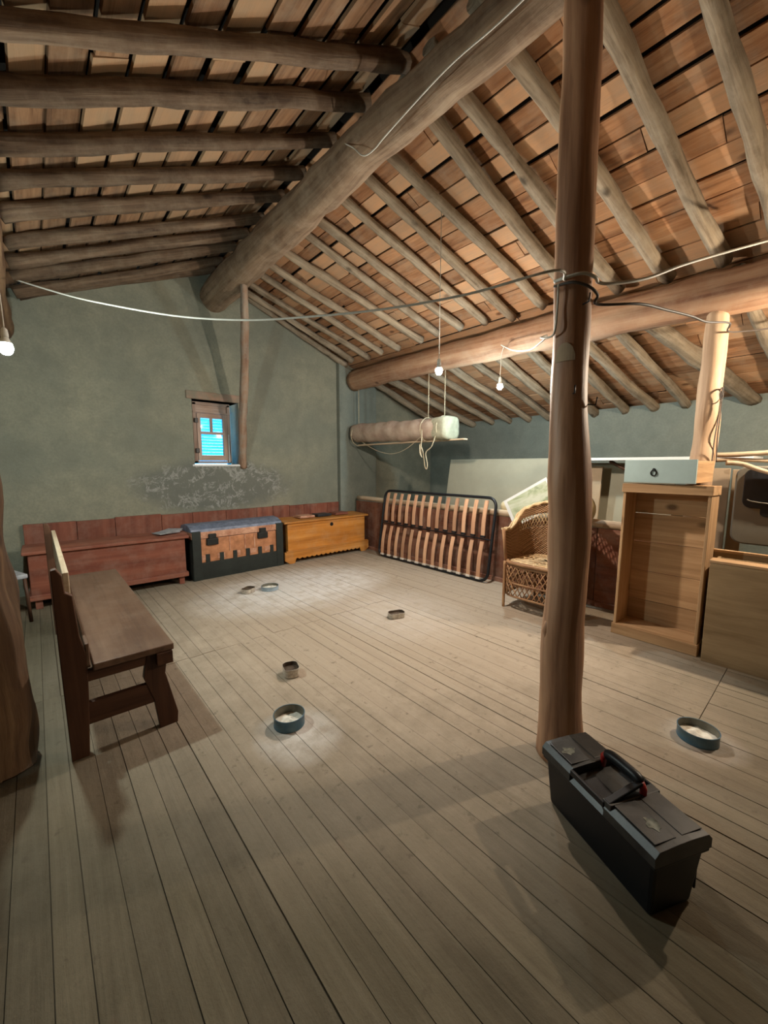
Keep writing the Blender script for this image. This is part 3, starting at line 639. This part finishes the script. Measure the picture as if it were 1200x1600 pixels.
# ------------------------------------------------------------------ slatted bed base leaning on the partition
bd = thing('slatted_bed_base', 'slatted single bed base with black tube frame leaning on its side against the partition', 'bed base', (3.92, 3.62, .018), rot=(0, math.radians(8.8), 0))
W2, H2 = .99, 1.0
def rr_path(y0, y1, z0, z1, r, x=0):
    q = [Vector((x, a_, b_)) for a_, b_ in rrect(y0, y1, z0, z1, r, 8)]; q.append(q[0].copy()); return q
f_ = MB(); f_.tube(rr_path(-W2, W2, 0, H2, .11), .018, 12, caps=False); f_.build('frame', 'blacksteel', bd)
MB().box(-.012, .008, -W2+.01, W2-.01, .492, .508).build('centre_rail', 'blacksteel', bd, bevel=.003)
for row_ in range(2):
    for k in range(13):
        yc = -W2+.115+k*(2*W2-.23)/12; z0_, z1_ = ((.03, .47), (.53, .965))[row_]
        sl = MB(); n_ = 8; vs, gs_ = [], []
        for i in range(n_+1):
            z_ = lerp(z0_, z1_, i/n_); bow = -.022-.018*math.sin(PI*i/n_)
            for dx, dy in ((0, -.026), (0, .026), (-.009, .026), (-.009, -.026)):
                vs.append((bow+dx, yc+dy, z_)); gs_.append((dy+k*3.1, dx, z_+row_*5))
        fs = [(4*i+j, 4*i+(j+1) % 4, 4*i+4+(j+1) % 4, 4*i+4+j) for i in range(n_) for j in range(4)]+[(0, 1, 2, 3), (4*n_+3, 4*n_+2, 4*n_+1, 4*n_)]
        sl.add(vs, gs_, fs); s_ = sl.build('slat', 'slat', bd)
        MB().box(-.040, -.012, yc-.03, yc+.03, z0_-.014, z0_+.012).build('end_cap', 'whitecap' if row_ == 0 else 'blacksteel', s_, bevel=.002)

# ------------------------------------------------------------------ wicker armchair
wc = thing('wicker_armchair', 'brown wicker armchair with curved back, half hidden by the tall post', 'armchair', (3.68, 1.80, 0), 0)
# local: front faces -x, seat .44, width y -.3..+.3
def strut(pts, r, name='cane', mat='wicker', n=4): return MB().tube(resample(pts, n), r, 8).build(name, mat, wc)
for sx_, sy_ in ((-.27, .29), (-.27, -.29), (.24, .24), (.24, -.24)):
    strut([(sx_-(.0 if sx_ < 0 else -.02), sy_*1.0, 0), (sx_, sy_, .25), (sx_, sy_, .46)], .014, 'leg')
def loop(rx, ry, z, cx=0):
    return [(cx+rx*math.copysign(abs(math.cos(a_))**.45, math.cos(a_)), ry*math.copysign(abs(math.sin(a_))**.45, math.sin(a_)), z) for a_ in [2*PI*k/32 for k in range(33)]]
# seat: woven disc with rings and radial straps
se = MB(); lp = loop(.28, .30, .455)[:-1]; vs = [(0, 0, .45)]+lp; se.add(vs, [(v[0]*4, v[1]*4, v[2]) for v in vs], [(0, i+1, (i+1) % 32+1) for i in range(32)], .5)
vs2 = [(v[0], v[1], v[2]-.02) for v in vs]; se.add(vs2, [(v[0]*4, v[1]*4, v[2]) for v in vs2], [(0, (i+1) % 32+1, i+1) for i in range(32)], .3)
for k in range(36):
    a_ = 2*PI*k/36; c_, s2 = math.cos(a_), math.sin(a_); q = Vector((.27*math.copysign(abs(c_)**.45, c_), .29*math.copysign(abs(s2)**.45, s2), .462))
    se.tube([Vector((0, 0, .462)), q], .008, 6)
for rr_ in (.25, .45, .65, .85): se.tube([(x_*rr_, y_*rr_, .466) for x_, y_, _ in loop(.28, .30, 0)], .007, 6, caps=False)
se.build('seat', 'wicker_pale', wc)
rm = MB(); rm.tube(loop(.29, .31, .455), .019, 8, caps=False); rm.tube(loop(.285, .305, .425), .011, 8, caps=False); rm.tube(loop(.29, .31, .26), .010, 8, caps=False); rm.tube(loop(.29, .31, .13), .010, 8, caps=False)
rm.build('seat_rim', 'wicker', wc)
# lattice skirt under the seat
sk = MB()
_p = rrect(-.305, .305, -.285, .285, .10, 6); _p = [Vector((b_, a_, 0)) for a_, b_ in _p]; _p.append(_p[0].copy())
_d = [0]
for i in range(1, len(_p)): _d.append(_d[-1]+(_p[i]-_p[i-1]).length)
def lpt(u, z):
    q = (u % 1)*_d[-1]
    for i in range(1, len(_d)):
        if q <= _d[i]:
            v = _p[i-1].lerp(_p[i], (q-_d[i-1])/max(1e-9, _d[i]-_d[i-1])); return Vector((v.x, v.y, z))
for k in range(44):
    for dr_ in (-1, 1):
        sk.tube([lpt((k+dr_*j*.5)/44, .13+j*.042) for j in range(8)], .0055, 5)
sk.build('lattice_skirt', 'wicker', wc)
# back and arms: woven wall following a horseshoe, higher at the back
bk_ = MB(); vs, gs_ = [], []; NU, NV = 72, 30
def horse(u):          # u 0..1 from left-front round the back to right-front
    a_ = math.radians(lerp(140, -140, u)); return Vector((.29*math.cos(a_)*(1.0), .315*math.sin(a_) if abs(a_) < PI/2 else .315*math.copysign(1, a_)*(1-.02), 0))
def htop(u):
    d = abs(u-.5)*2
    if d < .55: return 1.03-.10*(d/.55)**2
    if d < .8: return lerp(.93, .77, (d-.55)/.25)
    return .77
for i in range(NU+1):
    u = i/NU; p_ = horse(u); tp = htop(u)
    for j in range(NV+1):
        v_ = j/NV; fl_ = 1+.16*v_; z_ = lerp(.46, tp, v_)
        w_ = .0045*math.sin(i*PI)*0+.006*(1 if (i//1+j) % 2 else -1)
        q = Vector((p_.x*fl_, p_.y*(1+.05*v_), z_))+p_.normalized()*w_; vs.append(q); gs_.append((u*2, 0, v_*.3))
fs = []
for i in range(NU):
    for j in range(NV):
        if 17 <= j <= 23 and .22 < i/NU < .78: continue          # open lattice band
        a_ = i*(NV+1)+j; fs.append((a_, a_+NV+1, a_+NV+2, a_+1))
bk_.add(vs, gs_, fs, .5, True); ob_ = bk_.build('woven_back', 'weave', wc); so = ob_.modifiers.new('solid', 'SOLIDIFY'); so.thickness = .012
lt = MB()
def bpt(u, v_):
    p_ = horse(u); return Vector((p_.x*(1+.16*v_), p_.y*(1+.05*v_), lerp(.46, htop(u), v_)))
for k in range(30):
    u0 = .21+k*.02
    for d_ in (-.02, .02): lt.tube([bpt(min(max(u0, .2), .8), .56), bpt(min(max(u0+d_, .2), .8), .68), bpt(min(max(u0+2*d_, .2), .8), .80)], .004, 5)
lt.build('lattice_band', 'wicker_pale', wc)
bd_ = MB()
for rk, (ro, so_) in enumerate(((0, 0), (.014, .35), (-.014, .7))):
    bd_.tube([bpt(i/60, 1.0)+horse(i/60).normalized()*ro+Vector((0, 0, .008*math.sin(i*1.6+rk*2.1))) for i in range(61)], .012, 8)
bd_.build('braided_edge', 'wicker_pale', wc)
for u in (0.0, 1.0): MB().tube([bpt(u, 0), bpt(u, .5), bpt(u, 1)], .016, 8).build('arm_support', 'wicker', wc)

# tilted printed sheet and cushions behind the chair
pt = thing('printed_sheet', 'tilted printed sheet with white edge behind the wicker armchair', 'picture', (4.03, 2.19, .985))
pt.rotation_euler = (math.radians(-31), math.radians(6), 0)
MB().obox((0, 0, 0), (0, 1, 0), (0, 0, 1), (1, 0, 0), (.56, .33, .008), .5).build('backing', 'whitetrim', pt, bevel=.001)
MB().obox((-.0045, -.01, -.005), (0, 1, 0), (0, 0, 1), (1, 0, 0), (.50, .28, .003), .5).build('print', 'picture', pt)
def ellipsoid(mb, c, r, seg=20, rings=12, pw=1):
    prof = [(math.sin(PI*i/rings)**.8, -math.cos(PI*i/rings)) for i in range(rings+1)]
    prof[0] = (.0001, -1); prof[-1] = (.0001, 1)
    vs, gs = [], []; c = Vector(c)
    for a, z in prof:
        for k in range(seg):
            th = 2*PI*k/seg; q = Vector((a*math.cos(th)*r[0], a*math.sin(th)*r[1], z*r[2])); vs.append(c+q); gs.append(q)
    n = len(prof); mb.add(vs, gs, [(i*seg+k, i*seg+(k+1) % seg, (i+1)*seg+(k+1) % seg, (i+1)*seg+k) for i in range(n-1) for k in range(seg)], .5, True); return mb
cu = thing('cushion', 'round cream cushion on the partition right of the tall post', 'cushion', (4.16, 1.70, .93)); ellipsoid(MB(), (0, 0, .02), (.09, .14, .15)).build('cover', 'cushion', cu)
tag(ellipsoid(MB(), (0, 0, 0), (.07, .09, .07)).build('cushion', 'cushion', loc=None), 'small cream cushion peeking between bed base and printed sheet', 'cushion').location = (4.20, 2.56, .91)

# ------------------------------------------------------------------ chests along the far wall
c1 = thing('blanket_chest', 'wide reddish-brown wooden chest on short legs at the left of the far wall', 'chest', (.575, 5.22, 0), math.radians(-1))
MB().box(-.69, .69, -.22, .22, .14, .54).build('body', 'redwood', c1, bevel=.006)
MB().prism([(-.25, .545), (-.25, .575), (-.1, .60), (.1, .60), (.24, .575), (.24, .545)], 0, -.73, .73, grain=0).build('lid', 'redwood', c1, bevel=.006)
MB().box(-.71, .71, -.24, .24, .09, .145).build('base_moulding', 'redwood', c1, bevel=.008)
for sx_ in (-.64, .64):
    for sy_ in (-.18, .18): MB().box(sx_-.028, sx_+.028, sy_-.028, sy_+.028, 0, .10).build('leg', 'redwood', c1, bevel=.004)
pr = MB()
for k in range(3): pr.obox((1.10+k*.03, 5.12+k*.02, .613+.008*k), (math.cos(.3+k*.3), math.sin(.3+k*.3), 0), (-math.sin(.3+k*.3), math.cos(.3+k*.3), 0), (0, 0, 1), (.24, .17, .007))
tag(pr.build('papers', 'paper'), 'few grey papers lying on the right end of the reddish chest', 'papers')

c2 = thing('travel_trunk', 'old travel trunk with coppery panels, black bands and blue-grey domed lid', 'trunk', (1.93, 5.24, 0), math.radians(2))
MB().box(-.60, .60, -.22, .22, .0, .21).build('base', 'greenblack', c2, bevel=.004)
MB().box(-.59, .59, -.205, .21, .21, .50).build('body', 'copper', c2, bevel=.004)
lidp = [(-.215, .505), (-.225, .585), (-.19, .625), (-.08, .665), (.04, .675), (.16, .65), (.215, .60), (.215, .505)]
ld = MB().prism([(-.205, .585), (-.19, .62), (-.08, .665), (.04, .675), (.16, .65), (.21, .60), (.21, .585)], 0, -.60, .60, grain=0).build('lid', 'lidblue', c2, bevel=.006)
MB().box(-.60, .60, -.215, .21, .508, .588).build('lid_band', 'copperpale', ld, bevel=.004)
for xx in (-.595, .50): MB().box(xx, xx+.10, -.225, .215, .0, .60).build('corner_strap', 'greenblack', c2, bevel=.003)
for k, xx in enumerate((-.42, -.25, -.08, .09, .26, .43)): MB().box(xx-.025, xx+.025, -.218, -.19, .21, .31).build('strap_tongue', 'greenblack', c2, bevel=.003)
for xx in (-.36, .30):
    l_ = MB().box(xx-.07, xx+.07, -.235, -.19, .42, .50).build('latch', 'black_iron', c2, bevel=.006)
    MB().box(xx-.045, xx+.045, -.238, -.20, .50, .56).build('hasp', 'black_iron', l_, bevel=.006)
for xx in (-.15, .05, .18): MB().box(xx, xx+.015, -.212, -.20, .31, .50).build('panel_seam', 'copperpale', c2, bevel=.002)
for xx in (-.50, -.3, -.1, .12, .33): MB().box(xx, xx+.09, -.211, -.2, .24, .30).build('worn_patch', 'copperpale', c2, bevel=.002)

c3 = thing('small_chest', 'orange varnished wooden chest with scalloped skirt in the far right corner', 'chest', (3.30, 5.24, 0), math.radians(0))
MB().box(-.69, .69, -.20, .20, .13, .57).build('body', 'orange', c3, bevel=.004)
MB().prism([(-.225, .573), (-.225, .60), (.21, .615), (.21, .573)], 0, -.75, .75, grain=0).build('lid', 'orange', c3, bevel=.006)
pts_ = [(-.75, .17), (-.75, .05), (-.68, .0), (-.60, .0), (-.58, .06)]
nsc = 14
for k in range(nsc):
    xa = lerp(-.56, .56, k/nsc); xb = lerp(-.56, .56, (k+1)/nsc)
    for j in range(5): a_ = PI*j/4; pts_.append((lerp(xa, xb, j/4), .075+.0-.022*math.sin(a_)+.0))
pts_ += [(.58, .06), (.60, .0), (.68, .0), (.75, .05), (.75, .17)]
MB().prism(pts_, 1, -.225, -.20, grain=0).build('scalloped_skirt', 'orange', c3, bevel=.002)
MB().box(-.73, .73, -.232, -.2, .16, .185).build('skirt_moulding', 'orange', c3, bevel=.004)
MB().box(.60, .68, .12, .2, 0, .13).build('foot', 'orange', c3); MB().box(-.68, -.60, .12, .2, 0, .13).build('foot', 'orange', c3)
MB().tube([(.05, -.198, .50), (.05, -.206, .50)], [.03, .026], 16).build('lock_plate', 'darkmetal', c3)
# folded clothes on the small chest
for k, (xx, c_, lb) in enumerate(((3.0, 'copperpale', 'pinkish folded cloth on the orange chest, left of the dark one'), (3.3, 'darkpanel', 'dark folded cloth in the middle of the orange chest lid'), (3.62, 'redwood', 'reddish folded cloth on the right end of the orange chest'))):
    mb = MB(); 
    for j in range(2): mb.box(xx-.13+.01*j, xx+.12, 5.14, 5.36-.02*j, .616+.017*j, .632+.017*j)
    tag(mb.build('folded_cloth', c_, bevel=.006), lb, 'cloth', 'folded cloths on the orange chest')

# ------------------------------------------------------------------ bench with back
bn = thing('bench', 'long brown wooden bench with a backrest along the left side', 'bench', (.0, 0, 0))
y0, y1 = 2.27, 4.2
MB().prism([(.135, .425), (.485, .425), (.485, .46), (.135, .46)], 1, y0-.02, y1+.06, grain=1).build('seat', 'brown', bn, bevel=.006)
MB().box(.40, .475, y0-.03, y1, .36, .425, grain=1).build('apron', 'darkbrown', bn, bevel=.003)
def endp(y, nm):
    sp = [(.025, 0), (.095, 0), (.112, .30), (.118, .50), (.098, .60), (.085, .80), (.060, .82), (.055, .90), (.035, .935), (.015, .93), (.018, .5)]
    MB().prism(sp, 1, y, y+.045).build('back_post', 'darkbrown', bn, bevel=.004)
    MB().prism([(.36, .425), (.46, .425), (.44, .30), (.49, .06), (.485, .0), (.40, .0), (.38, .17), (.34, .30)], 1, y, y+.04).build('leg', 'darkbrown', bn, bevel=.003)
    MB().box(.09, .40, y+.004, y+.036, .155, .265, grain=0).build('stretcher', 'darkbrown', bn, bevel=.003)
    MB().box(.09, .44, y+.004, y+.036, .37, .425, grain=0).build('seat_bearer', 'darkbrown', bn, bevel=.003)
endp(y0, 0); endp(y1-.045, 1)
MB().box(.062, .088, y0+.25, y1+.05, .66, .86, grain=1).build('back_rail', 'pole', bn, bevel=.004)
MB().box(.112, .128, y0+.0, y1, .44, .56, grain=1).build('lower_back_rail', 'brown', bn, bevel=.004)
# small old chair in the shadow beyond the bench
ch = thing('dark_chair', 'small dark chair with curved back in the shadow left of the reddish chest', 'chair', (-.30, 4.75, 0), math.radians(20))
MB().box(-.11, .14, -.15, .15, .40, .44).build('seat', 'paper', ch, bevel=.01)
for sx_ in (-.09, .12):
    for sy_ in (-.13, .13): MB().tube([(sx_*1.1, sy_*1.1, 0), (sx_, sy_, .40)], .014, 8).build('leg', 'darkbrown', ch)
MB().tube(resample([(-.11, -.14, .30), (-.15, -.13, .55), (-.15, -.07, .76), (-.14, .0, .80), (-.15, .07, .76), (-.15, .13, .55), (-.11, .14, .30)], 6), .018, 10).build('back_hoop', 'darkmetal', ch)
MB().prism(rrect(-.10, .10, .48, .74, .05), 0, -.155, -.14).build('backrest', 'darkpanel', ch, bevel=.004)

# ------------------------------------------------------------------ tins of powder on the floor
def round_tin(x, y, r, h, mat, label, inner='tininner', fill='powder', rot=0):
    t = thing('round_tin', label, 'tin', (x, y, .001), rot, 'tins of powder on the floor')
    MB().lathe([(.0001, 0), (r, 0), (r+.001, .003), (r, .006), (r, h-.004), (r+.0025, h-.002), (r+.0015, h), (r-.002, h-.001)], seg=40, caps=False).build('wall', mat, t)
    MB().lathe([(r-.0025, .004), (r-.0025, h-.001)], seg=40, caps=False).build('lining', inner, t)
    mb = MB(); vs, gs = [(0, 0, .022)], [(0, 0, 0)]
    for i in range(1, 9):
        for k in range(32):
            th = 2*PI*k/32; rr = (r-.003)*i/8; z_ = .014+.022*max(0, noise.noise(Vector((rr*30*math.cos(th)+x*9, rr*30*math.sin(th), 1)))+.25)*(1-i/8*.6)
            vs.append((rr*math.cos(th), rr*math.sin(th), z_)); gs.append(vs[-1])
    fs = [(0, 1+k, 1+(k+1) % 32) for k in range(32)]+[(1+(i-1)*32+k, 1+i*32+k, 1+i*32+(k+1) % 32, 1+(i-1)*32+(k+1) % 32) for i in range(1, 8) for k in range(32)]
    mb.add(vs, gs, fs, .5, True); mb.build('powder', fill, t); return t
def oval_tin(x, y, lx, ly, h, label, rot, fill='rustfill'):
    t = thing('oblong_tin', label, 'tin', (x, y, .001), rot, 'tins of powder on the floor')
    def ring(s_, z_): return [(a_*s_, b_*s_, z_) for a_, b_ in rrect(-lx/2, lx/2, -ly/2, ly/2, min(lx, ly)*.36, 6)]
    def shell(name, levels, mat, cap=False):
        mb = MB(); R_ = [ring(*l) for l in levels]; n = len(R_[0]); vs = [v for r_ in R_ for v in r_]
        fs = [(i*n+k, i*n+(k+1) % n, (i+1)*n+(k+1) % n, (i+1)*n+k) for i in range(len(R_)-1) for k in range(n)]
        if cap: fs.append(list(range((len(R_)-1)*n, len(R_)*n)))
        mb.add(vs, vs, fs, .5, False); return mb.build(name, mat, t)
    shell('wall', [(.9, 0), (.97, .004), (.97, h*.5), (1, h-.004), (1.03, h-.001), (1.0, h), (.96, h-.002)], 'tin')
    shell('contents', [(.95, h-.001), (.93, h*.55), (.7, h*.5), (.1, h*.55)], fill, True)
    return t
round_tin(.935, 1.85, .082, .062, 'tinblue', 'round blue tin of white powder nearest the middle foreground')
round_tin(2.46, .36, .088, .058, 'tinblue', 'round dark tin of white powder right of the black toolbox')
round_tin(1.90, 4.13, .095, .045, 'paleblue', 'pale blue shallow tin beside the small oblong tin near the trunk', fill='powder')
oval_tin(1.67, 4.18, .15, .11, .05, 'oblong tin beside the pale blue tin, nearest the trunk', .5)
oval_tin(2.41, 2.58, .155, .10, .05, 'oblong tin alone toward the right, before the bed base', -.35)
oval_tin(1.19, 2.31, .13, .10, .06, 'oblong tin between bench and post, behind the round blue tin', 1.3)

# ------------------------------------------------------------------ toolbox
tb = thing('toolbox', 'black plastic toolbox with red-tipped handle on the floor at the foot of the tall post', 'toolbox', (1.500, .435, 0), math.atan2(-.455, -.205)+PI)
L, Wd, H = .50, .235, .26      # local x along length
hx, hy = L/2, Wd/2
def taper(x0, x1, y0, y1, z0, z1, k=.90):
    mb = MB(); vs = []
    for z_, s_ in ((z0, k), (z1, 1)):
        cx, cy = (x0+x1)/2, (y0+y1)/2
        vs += [(cx+(x0-cx)*(.94 if s_ < 1 else 1), cy+(y0-cy)*s_, z_), (cx+(x1-cx)*(.94 if s_ < 1 else 1), cy+(y0-cy)*s_, z_), (cx+(x1-cx)*(.94 if s_ < 1 else 1), cy+(y1-cy)*s_, z_), (cx+(x0-cx)*(.94 if s_ < 1 else 1), cy+(y1-cy)*s_, z_)]
    mb.add(vs, vs, [(0, 3, 2, 1), (4, 5, 6, 7), (0, 1, 5, 4), (1, 2, 6, 5), (2, 3, 7, 6), (3, 0, 4, 7)]); return mb
taper(-hx+.01, hx-.01, -hy+.012, hy-.012, 0, .205, .82).build('body', 'blackplastic', tb, bevel=.012)
MB().box(-hx+.002, hx-.002, -hy+.004, hy-.004, .195, .212).build('rim', 'blackplastic', tb, bevel=.004)
ldm = MB()
def lid_sec(x0, x1, z0, zt):
    ldm.prism([(-hy, z0), (-hy, zt-.022), (-hy+.016, zt-.004), (-.03, zt), (.03, zt), (hy-.016, zt-.004), (hy, zt-.022), (hy, z0)], 0, x0, x1, .5)
lid_sec(-hx, -.06, .208, .262); lid_sec(.095, hx, .208, .262); lid_sec(-.06, .095, .208, .232)
lido = ldm.build('lid', 'dustyplastic', tb, bevel=.005)
for a_, b_ in ((-hx+.02, -.075), (.11, hx-.02)):
    MB().box(a_, b_, -hy+.02, -.012, .2605, .264).build('raised_panel', 'dustyplastic', lido, bevel=.002)
    MB().box(a_, b_, .012, hy-.02, .2605, .264).build('organiser_window', 'dustyplastic', lido, bevel=.002)
for yy in (-hy+.006, hy-.006): MB().box(-.06, .095, yy-.006, yy+.006, .236, .258).build('lid_wall', 'blackplastic', lido, bevel=.003)
# bail handle: pivots at the ends of the recess, grip raised
hy0 = -.038
hd = MB().tube(resample([(-.062, hy0, .296), (-.04, hy0, .305), (.05, hy0, .305), (.078, hy0, .296)], 5), [.017, .019]+[.0195]*12+[.019, .017], 14).build('handle_grip', 'blackplastic', tb)
MB().tube([(-.078, hy0, .240), (-.076, hy0, .282), (-.058, hy0, .299)], [.010, .012, .015], 10).build('handle_arm', 'redplastic', tb)
MB().tube([(.094, hy0, .240), (.092, hy0, .282), (.074, hy0, .299)], [.010, .012, .015], 10).build('handle_arm', 'redplastic', tb)
vv = Vector((0, -.135, .038)).normalized()
MB().obox((-.066, .038, .281), vv, (1, 0, 0), vv.cross(Vector((1, 0, 0))), (.15, .024, .012), .5).build('handle_strap', 'blackplastic', tb, bevel=.003)
MB().box(-.085, -.05, -hy+.01, hy-.004, .225, .266).build('lid_wall', 'dustyplastic', lido, bevel=.004)
for a_, b_, c_, d_ in ((-.20, -.15, .02, .06), (.15, .19, .03, .085)):
    q = MB(); n_ = 14
    vs = [((a_+b_)/2+(b_-a_)/2*math.cos(2*PI*k/n_)*(1+.3*math.sin(k*2.3)), (c_+d_)/2+(d_-c_)/2*math.sin(2*PI*k/n_)*(1+.3*math.cos(k*1.7)), .2646) for k in range(n_)]
    vs += [(x_, y_, .2652) for x_, y_, _ in vs]
    q.add(vs, vs, [tuple(range(n_, 2*n_))]+[(k, (k+1) % n_, n_+(k+1) % n_, n_+k) for k in range(n_)]); q.build('dust_patch', 'dustspot', lido)
for xx in (-.09, .09): MB().box(xx-.02, xx+.02, -hy-.006, -hy+.006, .15, .235).build('latch', 'blackplastic', tb, bevel=.003)
for xx in (-hx+.03, hx-.09): MB().box(xx, xx+.06, -hy+.004, -hy+.012, .03, .17).build('side_rib', 'blackplastic', tb, bevel=.003)
